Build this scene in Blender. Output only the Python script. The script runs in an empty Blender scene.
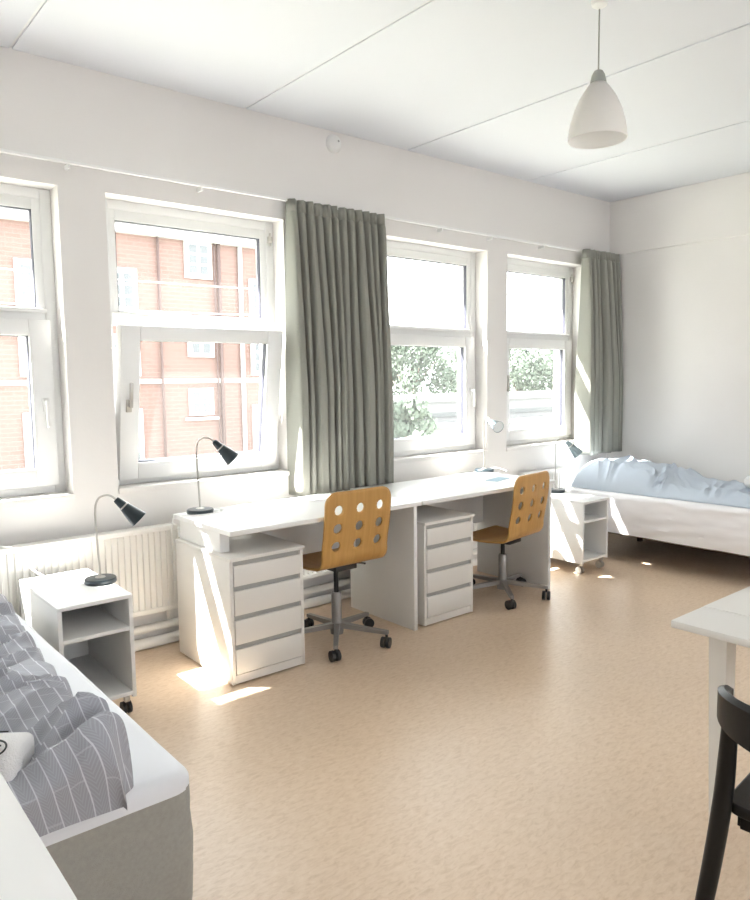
import bpy, bmesh, math, random
from mathutils import Vector, Matrix, noise

scene = bpy.context.scene
C = scene.collection
PI = math.pi

# ------------------------------------------------------------------ camera
F_PX, PITCH, YAW, ROLL = 729.1, 0.09671, 0.69224, -0.01253
fwd = Vector((math.sin(YAW) * math.cos(PITCH), math.cos(YAW) * math.cos(PITCH), -math.sin(PITCH)))
rt = Vector((math.cos(YAW), -math.sin(YAW), 0)); up = rt.cross(fwd)
r2 = rt * math.cos(ROLL) + up * math.sin(ROLL); u2 = -rt * math.sin(ROLL) + up * math.cos(ROLL)
cd = bpy.data.cameras.new('camera'); cam = bpy.data.objects.new('camera', cd); C.objects.link(cam)
cam.matrix_world = Matrix(((r2.x, u2.x, -fwd.x, 0), (r2.y, u2.y, -fwd.y, 0), (r2.z, u2.z, -fwd.z, 1.5), (0, 0, 0, 1)))
cd.sensor_fit = 'VERTICAL'; cd.sensor_height = 36; cd.lens = F_PX * 36 / 900
cd.clip_start = 0.05; cd.clip_end = 300
scene.camera = cam

# ------------------------------------------------------------------ light
SKY = 6.5; SUN = 42.0
w = bpy.data.worlds.new('sky'); scene.world = w; w.use_nodes = True
bg = w.node_tree.nodes['Background']; bg.inputs[0].default_value = (0.93, 0.965, 1.0, 1); bg.inputs[1].default_value = SKY
sl = bpy.data.lights.new('sun', 'SUN'); so = bpy.data.objects.new('sun', sl); C.objects.link(so)
sl.energy = SUN; sl.angle = math.radians(0.8); sl.color = (1.0, 0.975, 0.945)
sun_dir = Vector((1.10, -1.0, -1.88)).normalized()
so.rotation_euler = sun_dir.to_track_quat('-Z', 'Y').to_euler()
so.location = (-3, 8, 9)

def portal(name, loc, rot, sx, sy):
    l = bpy.data.lights.new(name, 'AREA'); l.shape = 'RECTANGLE'; l.size = sx; l.size_y = sy
    l.cycles.is_portal = True
    o = bpy.data.objects.new(name, l); C.objects.link(o); o.location = loc; o.rotation_euler = rot

vs = scene.view_settings
scene.display_settings.display_device = 'sRGB'
vs.view_transform = 'Standard'; vs.look = 'None'; vs.gamma = 1; vs.use_curve_mapping = False
vs.exposure = 0.47

# ------------------------------------------------------------------ materials
def mat(name, col, rough=0.6, metal=0.0, spec=0.5, bump=None, vary=None, trans=0.0):
    m = bpy.data.materials.new(name); m.use_nodes = True
    nt = m.node_tree; N = nt.nodes; L = nt.links; b = N['Principled BSDF']
    b.inputs['Base Color'].default_value = (*col, 1); b.inputs['Roughness'].default_value = rough
    b.inputs['Metallic'].default_value = metal; b.inputs['Specular IOR Level'].default_value = spec
    tc = N.new('ShaderNodeTexCoord')
    if vary:
        sc, amt = vary
        n = N.new('ShaderNodeTexNoise'); n.inputs['Scale'].default_value = sc; n.inputs['Detail'].default_value = 5
        L.new(tc.outputs['Object'], n.inputs['Vector'])
        mx = N.new('ShaderNodeMix'); mx.data_type = 'RGBA'
        mx.inputs[6].default_value = (*[c * (1 - amt) for c in col], 1)
        mx.inputs[7].default_value = (*[min(1, c * (1 + amt)) for c in col], 1)
        L.new(n.outputs['Fac'], mx.inputs[0]); L.new(mx.outputs[2], b.inputs['Base Color'])
    if bump:
        sc, st = bump
        n = N.new('ShaderNodeTexNoise'); n.inputs['Scale'].default_value = sc; n.inputs['Detail'].default_value = 6
        L.new(tc.outputs['Object'], n.inputs['Vector'])
        bp = N.new('ShaderNodeBump'); bp.inputs['Strength'].default_value = st; bp.inputs['Distance'].default_value = 0.01
        L.new(n.outputs['Fac'], bp.inputs['Height']); L.new(bp.outputs['Normal'], b.inputs['Normal'])
    if trans:
        t = N.new('ShaderNodeBsdfTranslucent'); t.inputs[0].default_value = (*col, 1)
        ms = N.new('ShaderNodeMixShader'); ms.inputs[0].default_value = trans
        L.new(b.outputs[0], ms.inputs[1]); L.new(t.outputs[0], ms.inputs[2]); L.new(ms.outputs[0], N['Material Output'].inputs[0])
    return m

M = {}
M['wall'] = mat('wall_paint', (0.80, 0.775, 0.752), 0.75, bump=(60, 0.06), vary=(1.2, 0.012))
M['ceiling'] = mat('ceiling_paint', (0.73, 0.745, 0.785), 0.8, bump=(40, 0.04))
M['groove'] = mat('ceiling_groove', (0.80, 0.80, 0.80), 0.9)
M['pvc'] = mat('window_plastic', (0.84, 0.84, 0.83), 0.35)
M['gasket'] = mat('rubber_gasket', (0.05, 0.05, 0.07), 0.6)
M['radiator'] = mat('radiator_enamel', (0.84, 0.82, 0.78), 0.4)
M['white'] = mat('white_laminate', (0.84, 0.835, 0.82), 0.35, vary=(3, 0.01))
M['white2'] = mat('white_lacquer', (0.80, 0.775, 0.735), 0.4)
M['grip'] = mat('grey_grip', (0.42, 0.42, 0.40), 0.5)
M['shadowgap'] = mat('dark_plinth_gap', (0.10, 0.08, 0.07), 0.8)
M['steel'] = mat('brushed_steel', (0.52, 0.50, 0.47), 0.35, metal=0.8)
M['steelgrey'] = mat('grey_chair_steel', (0.32, 0.31, 0.30), 0.4, metal=0.5)
M['black'] = mat('black_plastic', (0.015, 0.015, 0.017), 0.4)
M['shade'] = mat('dark_slate_lacquer', (0.018, 0.03, 0.038), 0.3)
M['shadeblue'] = mat('silver_blue_lacquer', (0.30, 0.38, 0.41), 0.25, metal=0.5)
M['reflector'] = mat('white_reflector', (0.75, 0.78, 0.78), 0.4)
M['cable'] = mat('white_cable', (0.85, 0.85, 0.83), 0.4)
M['blackwood'] = mat('black_stained_wood', (0.006, 0.0055, 0.0055), 0.38, spec=0.3, bump=(30, 0.05))
M['sheet'] = mat('white_sheet', (0.84, 0.85, 0.88), 0.85, bump=(300, 0.05))
M['sheet2'] = mat('white_valance', (0.85, 0.83, 0.84), 0.85, bump=(300, 0.05))
M['greylinen'] = mat('grey_linen', (0.37, 0.36, 0.325), 0.9, bump=(500, 0.3), vary=(90, 0.16))
M['blueduvet'] = mat('pale_blue_cotton', (0.52, 0.58, 0.655), 0.85, bump=(350, 0.08))
M['towel'] = mat('white_terry', (0.86, 0.85, 0.84), 0.95, bump=(260, 0.5))
M['paper'] = mat('blue_paper', (0.32, 0.48, 0.58), 0.5)
M['plastic_lamp'] = mat('frosted_plastic', (0.90, 0.885, 0.87), 0.4, trans=0.55)
M['greycap'] = mat('grey_cap', (0.33, 0.34, 0.31), 0.5)
M['darkwood'] = mat('dark_bed_wood', (0.10, 0.05, 0.025), 0.6)
M['curtain'] = mat('grey_green_curtain', (0.30, 0.30, 0.265), 0.9, bump=(400, 0.15), trans=0.07)
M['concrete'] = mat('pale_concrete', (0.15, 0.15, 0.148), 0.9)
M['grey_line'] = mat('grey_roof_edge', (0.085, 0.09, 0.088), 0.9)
M['terracotta'] = mat('terracotta_roof', (0.16, 0.11, 0.09), 0.9, vary=(4, 0.2))
M['leaf'] = mat('tree_leaves', (0.105, 0.135, 0.10), 0.8, vary=(0.7, 0.3), trans=0.25)
M['bark'] = mat('bark', (0.16, 0.12, 0.09), 0.9)
M['ground'] = mat('asphalt_and_grass', (0.35, 0.36, 0.30), 0.95, vary=(0.3, 0.2))
M['stone'] = mat('white_stone', (0.40, 0.39, 0.38), 0.8)
M['dark_pane'] = mat('far_window_pane', (0.07, 0.075, 0.08), 0.3)
M['pipe_dark'] = mat('rust_pipe', (0.075, 0.045, 0.04), 0.7)
M['outer'] = mat('outer_reveal', (0.62, 0.56, 0.44), 0.85)

def math_node(N, L, op, a, b=None, c=None):
    n = N.new('ShaderNodeMath'); n.operation = op
    for i, v in enumerate((a, b, c)):
        if v is None: continue
        if isinstance(v, (int, float)): n.inputs[i].default_value = v
        else: L.new(v, n.inputs[i])
    return n.outputs[0]

def glass_mat():
    m = bpy.data.materials.new('window_glass'); m.use_nodes = True
    nt = m.node_tree; N = nt.nodes; L = nt.links; N.remove(N['Principled BSDF'])
    t = N.new('ShaderNodeBsdfTransparent'); t.inputs[0].default_value = (0.97, 0.98, 0.97, 1)
    g = N.new('ShaderNodeBsdfGlossy'); g.inputs['Roughness'].default_value = 0.02
    d = N.new('ShaderNodeBsdfTranslucent'); d.inputs[0].default_value = (1, 1, 1, 1)      # white veil added to make the view outside look hazy
    lw = N.new('ShaderNodeLayerWeight'); lw.inputs[0].default_value = 0.5
    mx = N.new('ShaderNodeMixShader'); L.new(math_node(N, L, 'MULTIPLY', math_node(N, L, 'POWER', lw.outputs['Facing'], 4.0), 0.5), mx.inputs[0]); L.new(t.outputs[0], mx.inputs[1]); L.new(g.outputs[0], mx.inputs[2])
    m2 = N.new('ShaderNodeMixShader'); m2.inputs[0].default_value = 0.009
    L.new(mx.outputs[0], m2.inputs[1]); L.new(d.outputs[0], m2.inputs[2])
    L.new(m2.outputs[0], N['Material Output'].inputs[0])
    return m
M['glass'] = glass_mat()

def floor_mat():
    m = bpy.data.materials.new('linoleum'); m.use_nodes = True
    nt = m.node_tree; N = nt.nodes; L = nt.links; b = N['Principled BSDF']
    tc = N.new('ShaderNodeTexCoord')
    mp = N.new('ShaderNodeMapping'); mp.inputs['Scale'].default_value = (1, 2.6, 1); mp.inputs['Rotation'].default_value = (0, 0, 0.3)
    L.new(tc.outputs['Object'], mp.inputs[0])
    n1 = N.new('ShaderNodeTexNoise'); n1.inputs['Scale'].default_value = 26; n1.inputs['Detail'].default_value = 9; n1.inputs['Roughness'].default_value = 0.68; n1.inputs['Distortion'].default_value = 0.7
    L.new(mp.outputs[0], n1.inputs['Vector'])
    n2 = N.new('ShaderNodeTexNoise'); n2.inputs['Scale'].default_value = 1.3; n2.inputs['Detail'].default_value = 3
    L.new(tc.outputs['Object'], n2.inputs['Vector'])
    r = N.new('ShaderNodeValToRGB'); L.new(n1.outputs['Fac'], r.inputs[0])
    r.color_ramp.elements[0].position = 0.33; r.color_ramp.elements[0].color = (0.645, 0.475, 0.325, 1)
    r.color_ramp.elements[1].position = 0.68; r.color_ramp.elements[1].color = (0.79, 0.63, 0.48, 1)
    e = r.color_ramp.elements.new(0.5); e.color = (0.74, 0.57, 0.415, 1)
    mx = N.new('ShaderNodeMix'); mx.data_type = 'RGBA'; mx.blend_type = 'MULTIPLY'; mx.inputs[0].default_value = 0.12
    L.new(r.outputs[0], mx.inputs[6]); L.new(n2.outputs['Fac'], mx.inputs[7]); L.new(mx.outputs[2], b.inputs['Base Color'])
    b.inputs['Roughness'].default_value = 0.36; b.inputs['Specular IOR Level'].default_value = 0.5
    bp = N.new('ShaderNodeBump'); bp.inputs['Strength'].default_value = 0.03; bp.inputs['Distance'].default_value = 0.002
    L.new(n1.outputs['Fac'], bp.inputs['Height']); L.new(bp.outputs['Normal'], b.inputs['Normal'])
    return m
M['floor'] = floor_mat()

def ply_mat():
    m = bpy.data.materials.new('birch_plywood'); m.use_nodes = True
    nt = m.node_tree; N = nt.nodes; L = nt.links; b = N['Principled BSDF']
    tc = N.new('ShaderNodeTexCoord'); mp = N.new('ShaderNodeMapping'); mp.inputs['Scale'].default_value = (14, 0.9, 0.9)
    L.new(tc.outputs['Object'], mp.inputs[0])
    n = N.new('ShaderNodeTexNoise'); n.inputs['Scale'].default_value = 3; n.inputs['Detail'].default_value = 5; L.new(mp.outputs[0], n.inputs['Vector'])
    r = N.new('ShaderNodeValToRGB'); L.new(n.outputs['Fac'], r.inputs[0])
    r.color_ramp.elements[0].position = 0.3; r.color_ramp.elements[0].color = (0.50, 0.27, 0.075, 1)
    r.color_ramp.elements[1].position = 0.75; r.color_ramp.elements[1].color = (0.60, 0.34, 0.105, 1)
    L.new(r.outputs[0], b.inputs['Base Color']); b.inputs['Roughness'].default_value = 0.4
    return m
M['ply'] = ply_mat()

def stripe_mat():
    m = bpy.data.materials.new('grey_pinstripe_cotton'); m.use_nodes = True
    nt = m.node_tree; N = nt.nodes; L = nt.links; b = N['Principled BSDF']
    tc = N.new('ShaderNodeTexCoord'); sp = N.new('ShaderNodeSeparateXYZ'); L.new(tc.outputs['UV'], sp.inputs[0])
    u, v = sp.outputs[0], sp.outputs[1]
    col = math_node(N, L, 'FLOOR', math_node(N, L, 'DIVIDE', u, 0.034))
    lu = math_node(N, L, 'LESS_THAN', math_node(N, L, 'FRACT', math_node(N, L, 'DIVIDE', u, 0.034)), 0.085)
    off = math_node(N, L, 'MULTIPLY', math_node(N, L, 'FRACT', math_node(N, L, 'MULTIPLY', col, 0.37)), 0.12)
    lv = math_node(N, L, 'MULTIPLY', math_node(N, L, 'LESS_THAN', math_node(N, L, 'FRACT', math_node(N, L, 'DIVIDE', math_node(N, L, 'ADD', v, off), 0.085)), 0.03), 0.35)
    line = math_node(N, L, 'MAXIMUM', lu, lv)
    # herringbone weave: fine diagonal ribs that flip direction each stripe
    sgn = math_node(N, L, 'SUBTRACT', math_node(N, L, 'MULTIPLY', math_node(N, L, 'LESS_THAN', math_node(N, L, 'FRACT', math_node(N, L, 'DIVIDE', u, 0.034)), 0.5), 2.0), 1.0)
    dg = math_node(N, L, 'ADD', v, math_node(N, L, 'MULTIPLY', u, sgn))
    rib = math_node(N, L, 'LESS_THAN', math_node(N, L, 'FRACT', math_node(N, L, 'DIVIDE', dg, 0.0065)), 0.42)
    mx = N.new('ShaderNodeMix'); mx.data_type = 'RGBA'; mx.inputs[6].default_value = (0.36, 0.365, 0.405, 1); mx.inputs[7].default_value = (0.41, 0.42, 0.465, 1)
    L.new(rib, mx.inputs[0])
    m2 = N.new('ShaderNodeMix'); m2.data_type = 'RGBA'; L.new(mx.outputs[2], m2.inputs[6]); m2.inputs[7].default_value = (0.66, 0.67, 0.71, 1)
    L.new(line, m2.inputs[0]); L.new(m2.outputs[2], b.inputs['Base Color']); b.inputs['Roughness'].default_value = 0.85
    return m
M['stripe'] = stripe_mat()

def brick_mat():
    m = bpy.data.materials.new('red_brick'); m.use_nodes = True
    nt = m.node_tree; N = nt.nodes; L = nt.links; b = N['Principled BSDF']
    tc = N.new('ShaderNodeTexCoord'); mp = N.new('ShaderNodeMapping'); mp.inputs['Rotation'].default_value = (PI / 2, 0, 0)
    L.new(tc.outputs['Object'], mp.inputs[0])
    br = N.new('ShaderNodeTexBrick'); br.inputs['Scale'].default_value = 1.0
    br.inputs['Brick Width'].default_value = 0.5; br.inputs['Row Height'].default_value = 0.15; br.inputs['Mortar Size'].default_value = 0.012
    br.inputs['Color1'].default_value = (0.125, 0.070, 0.057, 1); br.inputs['Color2'].default_value = (0.145, 0.083, 0.070, 1); br.inputs['Mortar'].default_value = (0.165, 0.115, 0.102, 1)
    L.new(mp.outputs[0], br.inputs['Vector'])
    n = N.new('ShaderNodeTexNoise'); n.inputs['Scale'].default_value = 0.6; n.inputs['Detail'].default_value = 6; L.new(tc.outputs['Object'], n.inputs['Vector'])
    mx = N.new('ShaderNodeMix'); mx.data_type = 'RGBA'; mx.inputs[7].default_value = (0.15, 0.095, 0.082, 1)
    fac = math_node(N, L, 'MULTIPLY', n.outputs['Fac'], 0.6); L.new(fac, mx.inputs[0]); L.new(br.outputs[0], mx.inputs[6])
    L.new(mx.outputs[2], b.inputs['Base Color']); b.inputs['Roughness'].default_value = 0.9
    return m
M['brick'] = brick_mat()

# ------------------------------------------------------------------ mesh helpers
def box(bm, x0, x1, y0, y1, z0, z1, bev=0.0):
    r = bmesh.ops.create_cube(bm, size=1.0)
    for v in r['verts']:
        v.co = Vector(((x0 + x1) / 2 + v.co.x * (x1 - x0), (y0 + y1) / 2 + v.co.y * (y1 - y0), (z0 + z1) / 2 + v.co.z * (z1 - z0)))
    if bev:
        es = list({e for v in r['verts'] for e in v.link_edges})
        bmesh.ops.bevel(bm, geom=es, offset=bev, segments=2, profile=0.5, affect='EDGES')
    return r['verts']

def lathe(bm, prof, n=32, loc=(0, 0, 0), closed=False):
    rings = []
    for (r, z) in prof:
        if r < 1e-6:
            rings.append([bm.verts.new((loc[0], loc[1], loc[2] + z))])
        else:
            rings.append([bm.verts.new((loc[0] + r * math.cos(2 * PI * i / n), loc[1] + r * math.sin(2 * PI * i / n), loc[2] + z)) for i in range(n)])
    for a, b in zip(rings, rings[1:]):
        for i in range(n):
            j = (i + 1) % n
            va = [a[0]] if len(a) == 1 else [a[i], a[j]]
            vb = [b[0]] if len(b) == 1 else [b[j], b[i]]
            if len(va) + len(vb) >= 3: bm.faces.new(va + vb)

def tube(bm, pts, r, n=10, taper=None):
    pts = [Vector(p) for p in pts]; rings = []
    prev = None
    for i, p in enumerate(pts):
        t = (pts[min(i + 1, len(pts) - 1)] - pts[max(i - 1, 0)]).normalized()
        if prev is None:
            a = Vector((0, 0, 1)) if abs(t.z) < 0.9 else Vector((1, 0, 0))
            u = t.cross(a).normalized()
        else:
            u = (prev - t * prev.dot(t)).normalized()
        prev = u; v = t.cross(u)
        rr = r if taper is None else taper[i]
        rings.append([bm.verts.new(p + (u * math.cos(2 * PI * k / n) + v * math.sin(2 * PI * k / n)) * rr) for k in range(n)])
    for a, b in zip(rings, rings[1:]):
        for k in range(n):
            bm.faces.new([a[k], a[(k + 1) % n], b[(k + 1) % n], b[k]])
    bm.faces.new(rings[0][::-1]); bm.faces.new(rings[-1])

def sp(pts, m=8):
    """Catmull-Rom through points."""
    P = [Vector(p) for p in pts]; P = [2 * P[0] - P[1]] + P + [2 * P[-1] - P[-2]]; out = []
    for i in range(1, len(P) - 2):
        for k in range(m):
            t = k / m
            out.append(0.5 * ((2 * P[i]) + (-P[i - 1] + P[i + 1]) * t + (2 * P[i - 1] - 5 * P[i] + 4 * P[i + 1] - P[i + 2]) * t * t + (-P[i - 1] + 3 * P[i] - 3 * P[i + 1] + P[i + 2]) * t ** 3))
    out.append(P[-2]); return out

def ob(name, bm, m, parent=None, smooth=False, loc=None, mod=None):
    bmesh.ops.recalc_face_normals(bm, faces=bm.faces)
    me = bpy.data.meshes.new(name); bm.to_mesh(me); bm.free()
    for p in me.polygons: p.use_smooth = bool(smooth)
    me.materials.append(M[m])
    o = bpy.data.objects.new(name, me); C.objects.link(o)
    if smooth == 'auto':
        for p in me.polygons: p.use_smooth = True
        me.set_sharp_from_angle(angle=math.radians(35))
    if parent: o.parent = parent
    if loc: o.location = loc
    return o

def B(*boxes, bev=0.0):
    bm = bmesh.new()
    for b in boxes: box(bm, *b, bev=bev)
    return bm

def tag(o, label, cat, group=None, kind=None):
    o['label'] = label; o['category'] = cat
    if group: o['group'] = group
    if kind: o['kind'] = kind
    return o

def thing(name, label, cat, loc=(0, 0, 0), rz=0, group=None):
    o = bpy.data.objects.new(name, None); C.objects.link(o); o.empty_display_size = 0.1
    o.location = loc; o.rotation_euler = (0, 0, rz); return tag(o, label, cat, group)

def struct(name, bm, m, label, cat, parent=None):
    o = ob(name, bm, m, parent)
    if not parent: tag(o, label, cat, kind='structure')
    return o

def copy_tree(o, parent=None, loc=None, rz=None, label=None):
    c = o.copy(); C.objects.link(c)
    if parent is not None:
        c.parent = parent; c.matrix_parent_inverse = o.matrix_parent_inverse.copy()
    if loc is not None: c.location = loc
    if rz is not None: c.rotation_euler = (0, 0, rz)
    if label: c['label'] = label
    for ch in [k for k in bpy.data.objects if k.parent == o]: copy_tree(ch, c)
    return c

# ------------------------------------------------------------------ room shell
XL, XR, YB, YW, YO, H = -1.5, 6.17, -2.6, 3.95, 4.28, 3.11
ZS, ZT = 0.92, 2.50
WIN = [(-1.30, -0.15), (0.09, 1.205), (1.445, 2.555), (3.35, 4.455), (4.695, 5.765)]
bm = bmesh.new(); box(bm, XL - 0.2, XR + 0.2, YB - 0.2, YO, -0.12, 0)
struct('floor', bm, 'floor', 'mottled beige linoleum floor of the room', 'floor')

bm = bmesh.new()
seams = [-1.55, -0.27, 1.02, 2.304, 3.604, 4.93, XR + 0.3]
for a, b in zip([XL - 0.3] + seams[1:], seams[1:] + [XR + 0.3]):
    if b - a > 0.02: box(bm, a + 0.008, b - 0.008, YB - 0.2, YW + 0.1, H, H + 0.06)
struct('ceiling', bm, 'ceiling', 'white ceiling of wide panels with thin seams', 'ceiling')
bm = bmesh.new(); box(bm, XL - 0.3, XR + 0.3, YB - 0.3, YO, H + 0.007, H + 0.3)
o = struct('trim_1', bm, 'groove', 'grey grooves between the ceiling panels', 'ceiling trim')

bm = bmesh.new()
xs = [XL - 0.2] + [x for wd in WIN for x in wd] + [XR + 0.2]
for i in range(0, len(xs), 2): box(bm, xs[i], xs[i + 1], YW, YO, 0, H + 0.1)
for a, b in WIN:
    box(bm, a, b, YW, YO, 0, ZS - 0.02); box(bm, a, b, YW, YO, ZT, H + 0.1)
struct('wall_window_side', bm, 'wall', 'white painted wall with the row of windows', 'wall')
bm = bmesh.new()
for a, b in WIN: box(bm, a, b, YO - 0.10, YO + 0.02, ZT - 0.06, ZT)
struct('trim_2', bm, 'outer', 'pale outer lintel strips above the windows', 'trim')
bm = B((XR, XR + 0.15, YB - 0.2, YW, 0, H + 0.1)); struct('wall_far', bm, 'wall', 'white end wall behind the far bed', 'wall')
bm = B((XR - 0.02, XR, YB, YW, 2.62, H), bev=0.006); struct('trim_3', bm, 'wall', 'shallow white beam across the top of the end wall', 'trim')
# unseen walls; two openings added in the back wall to let in fill daylight
bm = B((XL - 0.15, XL, YB, YW, 0, H + 0.1)); struct('wall_left', bm, 'wall', 'white wall to the left of the camera', 'wall')
FILL_OPENINGS = [(0.6, 2.0), (3.6, 5.0)]
bm = bmesh.new()
bxs = [XL - 0.2] + [x for wd in FILL_OPENINGS for x in wd] + [XR + 0.2]
for i in range(0, len(bxs), 2): box(bm, bxs[i], bxs[i + 1], YB - 0.2, YB, 0, H + 0.1)
for a, b in FILL_OPENINGS:
    box(bm, a, b, YB - 0.2, YB, 0, 1.0); box(bm, a, b, YB - 0.2, YB, 2.4, H + 0.1)
struct('wall_back', bm, 'wall', 'unseen white wall behind the camera with openings added for fill light', 'wall')
for i, (a, b) in enumerate(FILL_OPENINGS): portal('portal_back', ((a + b) / 2, YB - 0.1, 1.7), (PI / 2, 0, PI), b - a, 1.4)
for i, (a, b) in enumerate(WIN): portal('portal_window', ((a + b) / 2, YO - 0.02, 1.7), (-PI / 2, 0, 0), b - a, 1.55)

# ------------------------------------------------------------------ windows
def ring(bm, x0, x1, z0, z1, wd, y0, y1, wt=None, wb=None, bev=0.004):
    wt = wd if wt is None else wt; wb = wd if wb is None else wb
    box(bm, x0, x0 + wd, y0, y1, z0, z1, bev); box(bm, x1 - wd, x1, y0, y1, z0, z1, bev)
    box(bm, x0 + wd, x1 - wd, y0, y1, z0, z0 + wb, bev); box(bm, x0 + wd, x1 - wd, y0, y1, z1 - wt, z1, bev)

def window(n, a, b, tilt, hside, hinge=False, hdown=True):
    root = bpy.data.objects.new('window_%d' % n, None); C.objects.link(root); root.location = (a, YW, ZS)
    tag(root, ['', 'wide white window nearest the left edge, above the radiator', 'white window with its lower sash tilted open before the brick house',
               'white window just right of the big curtain, trees behind', 'white window farthest down the wall beside the small curtain', 'unseen white window added left of the picture for daylight'][n], 'window', kind='structure')
    W = b - a; HH = ZT - ZS; yf = 0.125
    bm = bmesh.new(); ring(bm, 0, W, 0, HH, 0.055, yf, yf + 0.075, wt=0.05, wb=0.045)
    box(bm, 0.055, W - 0.055, yf, yf + 0.075, 0.90, 0.965, 0.004)       # transom
    box(bm, 0.05, W - 0.05, yf - 0.014, yf, 0.945, 0.970, 0.004)
    ob('window_frame', bm, 'pvc', root, 'auto')
    bm = bmesh.new(); ring(bm, 0.05, W - 0.05, 0.96, HH - 0.045, 0.045, yf + 0.006, yf + 0.06, wt=0.062, wb=0.014)
    ob('glazing_bead', bm, 'pvc', root, 'auto')
    bm = bmesh.new(); ring(bm, 0.094, W - 0.094, 0.973, HH - 0.106, 0.005, yf + 0.012, yf + 0.045, bev=0)
    ob('gasket', bm, 'gasket', root)
    bm = B((0.096, W - 0.096, yf + 0.040, yf + 0.046, 0.975, HH - 0.108)); g = ob('glass_pane', bm, 'glass', root)
    # sash hinged at its bottom edge
    s0, s1, zb, zt = 0.042, W - 0.042, 0.042, 0.908
    bm = bmesh.new(); ring(bm, s0, s1, 0, zt - zb, 0.108, -0.075, 0, wt=0.082, wb=0.092)
    sash = ob('sash', bm, 'pvc', root, 'auto', loc=(0, yf + 0.045, zb))
    bm = bmesh.new(); ring(bm, s0 + 0.107, s1 - 0.107, 0.091, zt - zb - 0.081, 0.005, -0.055, -0.022, bev=0)
    ob('gasket', bm, 'gasket', sash)
    bm = B((s0 + 0.108, s1 - 0.108, -0.026, -0.020, 0.092, zt - zb - 0.082)); ob('glass_pane', bm, 'glass', sash)
    hx = s1 - 0.045 if hside > 0 else s0 + 0.045
    bm = bmesh.new(); box(bm, hx - 0.016, hx + 0.016, -0.087, -0.075, 0.39, 0.46, 0.003)
    box(bm, hx - 0.009, hx + 0.009, -0.112, -0.085, 0.425, 0.447, 0.003)
    if hdown: box(bm, hx - 0.010, hx + 0.010, -0.122, -0.106, 0.31, 0.45, 0.005)
    else: box(bm, hx - 0.010, hx + 0.010, -0.122, -0.106, 0.42, 0.56, 0.005)
    ob('handle', bm, 'steel' if not hdown else 'white', sash, 'auto')
    if tilt:
        sash.rotation_euler = (math.radians(tilt), 0, 0)
        for sx in (0.048, W - 0.048):
            t = math.radians(tilt)
            bm = bmesh.new(); tube(bm, [(sx, yf + 0.03, 0.75), (sx, yf + 0.045 - 0.8 * math.sin(t), zb + 0.8 * math.cos(t))], 0.005, 6)
            ob('stay_arm', bm, 'steel', root)
    if hinge:
        bm = bmesh.new(); box(bm, W - 0.046, W - 0.018, yf - 0.022, yf, HH - 0.13, HH - 0.09, 0.004)
        tube(bm, [(W - 0.03, yf - 0.012, HH - 0.15), (W - 0.03, yf - 0.012, HH - 0.07)], 0.007)
        ob('hinge', bm, 'steel', root, 'auto')
    bm = bmesh.new(); box(bm, -0.002, W + 0.002, -0.012, 0.14, -0.03, 0.0, 0.004); ob('window_sill', bm, 'wall', root, 'auto')
    return root

window(5, *WIN[0], 0, 1)  # unseen window added to the row for more daylight inside
window(1, *WIN[1], 0, 1)
window(2, *WIN[2], 8.8, -1, True, False)
window(3, *WIN[3], 0, 1)
window(4, *WIN[4], 0, -1, True, False)

# pipes, radiators
def radiator(x0, x1, label, top=0.70, bot=0.215):
    t = thing('radiator', label, 'radiator', (x0, 3.86, bot), 0, 'white panel radiators under the windows')
    bm = bmesh.new(); W = x1 - x0; HH = top - bot
    n = max(3, int(W / 0.034)); pitch = W / n
    prof = []
    for i in range(n):
        for f, d in ((0.0, 0.0), (0.30, 0.0), (0.42, 0.012), (0.88, 0.012)): prof.append(((i + f) * pitch, d))
    prof.append((W, 0.0))
    z0, z1 = 0.03, HH - 0.03
    va = [bm.verts.new((x, -0.02 + d, z0)) for x, d in prof]; vb = [bm.verts.new((x, -0.02 + d, z1)) for x, d in prof]
    for i in range(len(prof) - 1): bm.faces.new([va[i], va[i + 1], vb[i + 1], vb[i]])
    box(bm, 0, W, -0.02, 0.03, 0, 0.03, 0.006); box(bm, 0, W, -0.02, 0.03, HH - 0.03, HH, 0.006)
    box(bm, 0.004, W - 0.004, -0.002, 0.03, 0.02, HH - 0.02)
    ob('panel', bm, 'radiator', t)
    bm = bmesh.new(); box(bm, 0.01, W - 0.01, 0.03, 0.06, HH - 0.012, HH - 0.002)
    for k in range(int(W / 0.02)): box(bm, 0.012 + k * 0.02, 0.016 + k * 0.02, 0.03, 0.058, 0.03, HH - 0.012)
    ob('convector_fins', bm, 'radiator', t)
    for bx in (0.12, W - 0.12):
        bm = B((bx - 0.015, bx + 0.015, 0.05, 0.09, 0.05, HH - 0.05)); ob('bracket', bm, 'radiator', t)
    for px in (0.05, W - 0.05):
        bm = bmesh.new(); tube(bm, [(px, 0.04, 0.02), (px, 0.04, -0.068)], 0.011); ob('riser_pipe', bm, 'radiator', t, 'auto')
    return t
radiator(-1.2, 1.73, 'long ribbed white radiator behind the near nightstand')
radiator(3.35, 4.50, 'ribbed white radiator in the gap below the second desk')
radiator(4.80, 5.50, 'ribbed white radiator behind the far nightstand and lamp')
radiator(2.10, 3.20, 'ribbed white radiator below the first desk')
bm = bmesh.new(); tube(bm, [(XL, 3.905, 0.118), (XR, 3.905, 0.118)], 0.024, 14)
tag(ob('heating_pipe', bm, 'radiator', None, True), 'upper of the two white pipes running along the window wall', 'pipe', 'heating pipes along the wall')
bm = bmesh.new(); tube(bm, [(XL, 3.895, 0.036), (XR, 3.895, 0.036)], 0.03, 14)
tag(ob('heating_pipe', bm, 'radiator', None, True), 'lower white pipe resting along the floor under the windows', 'pipe', 'heating pipes along the wall')
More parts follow.
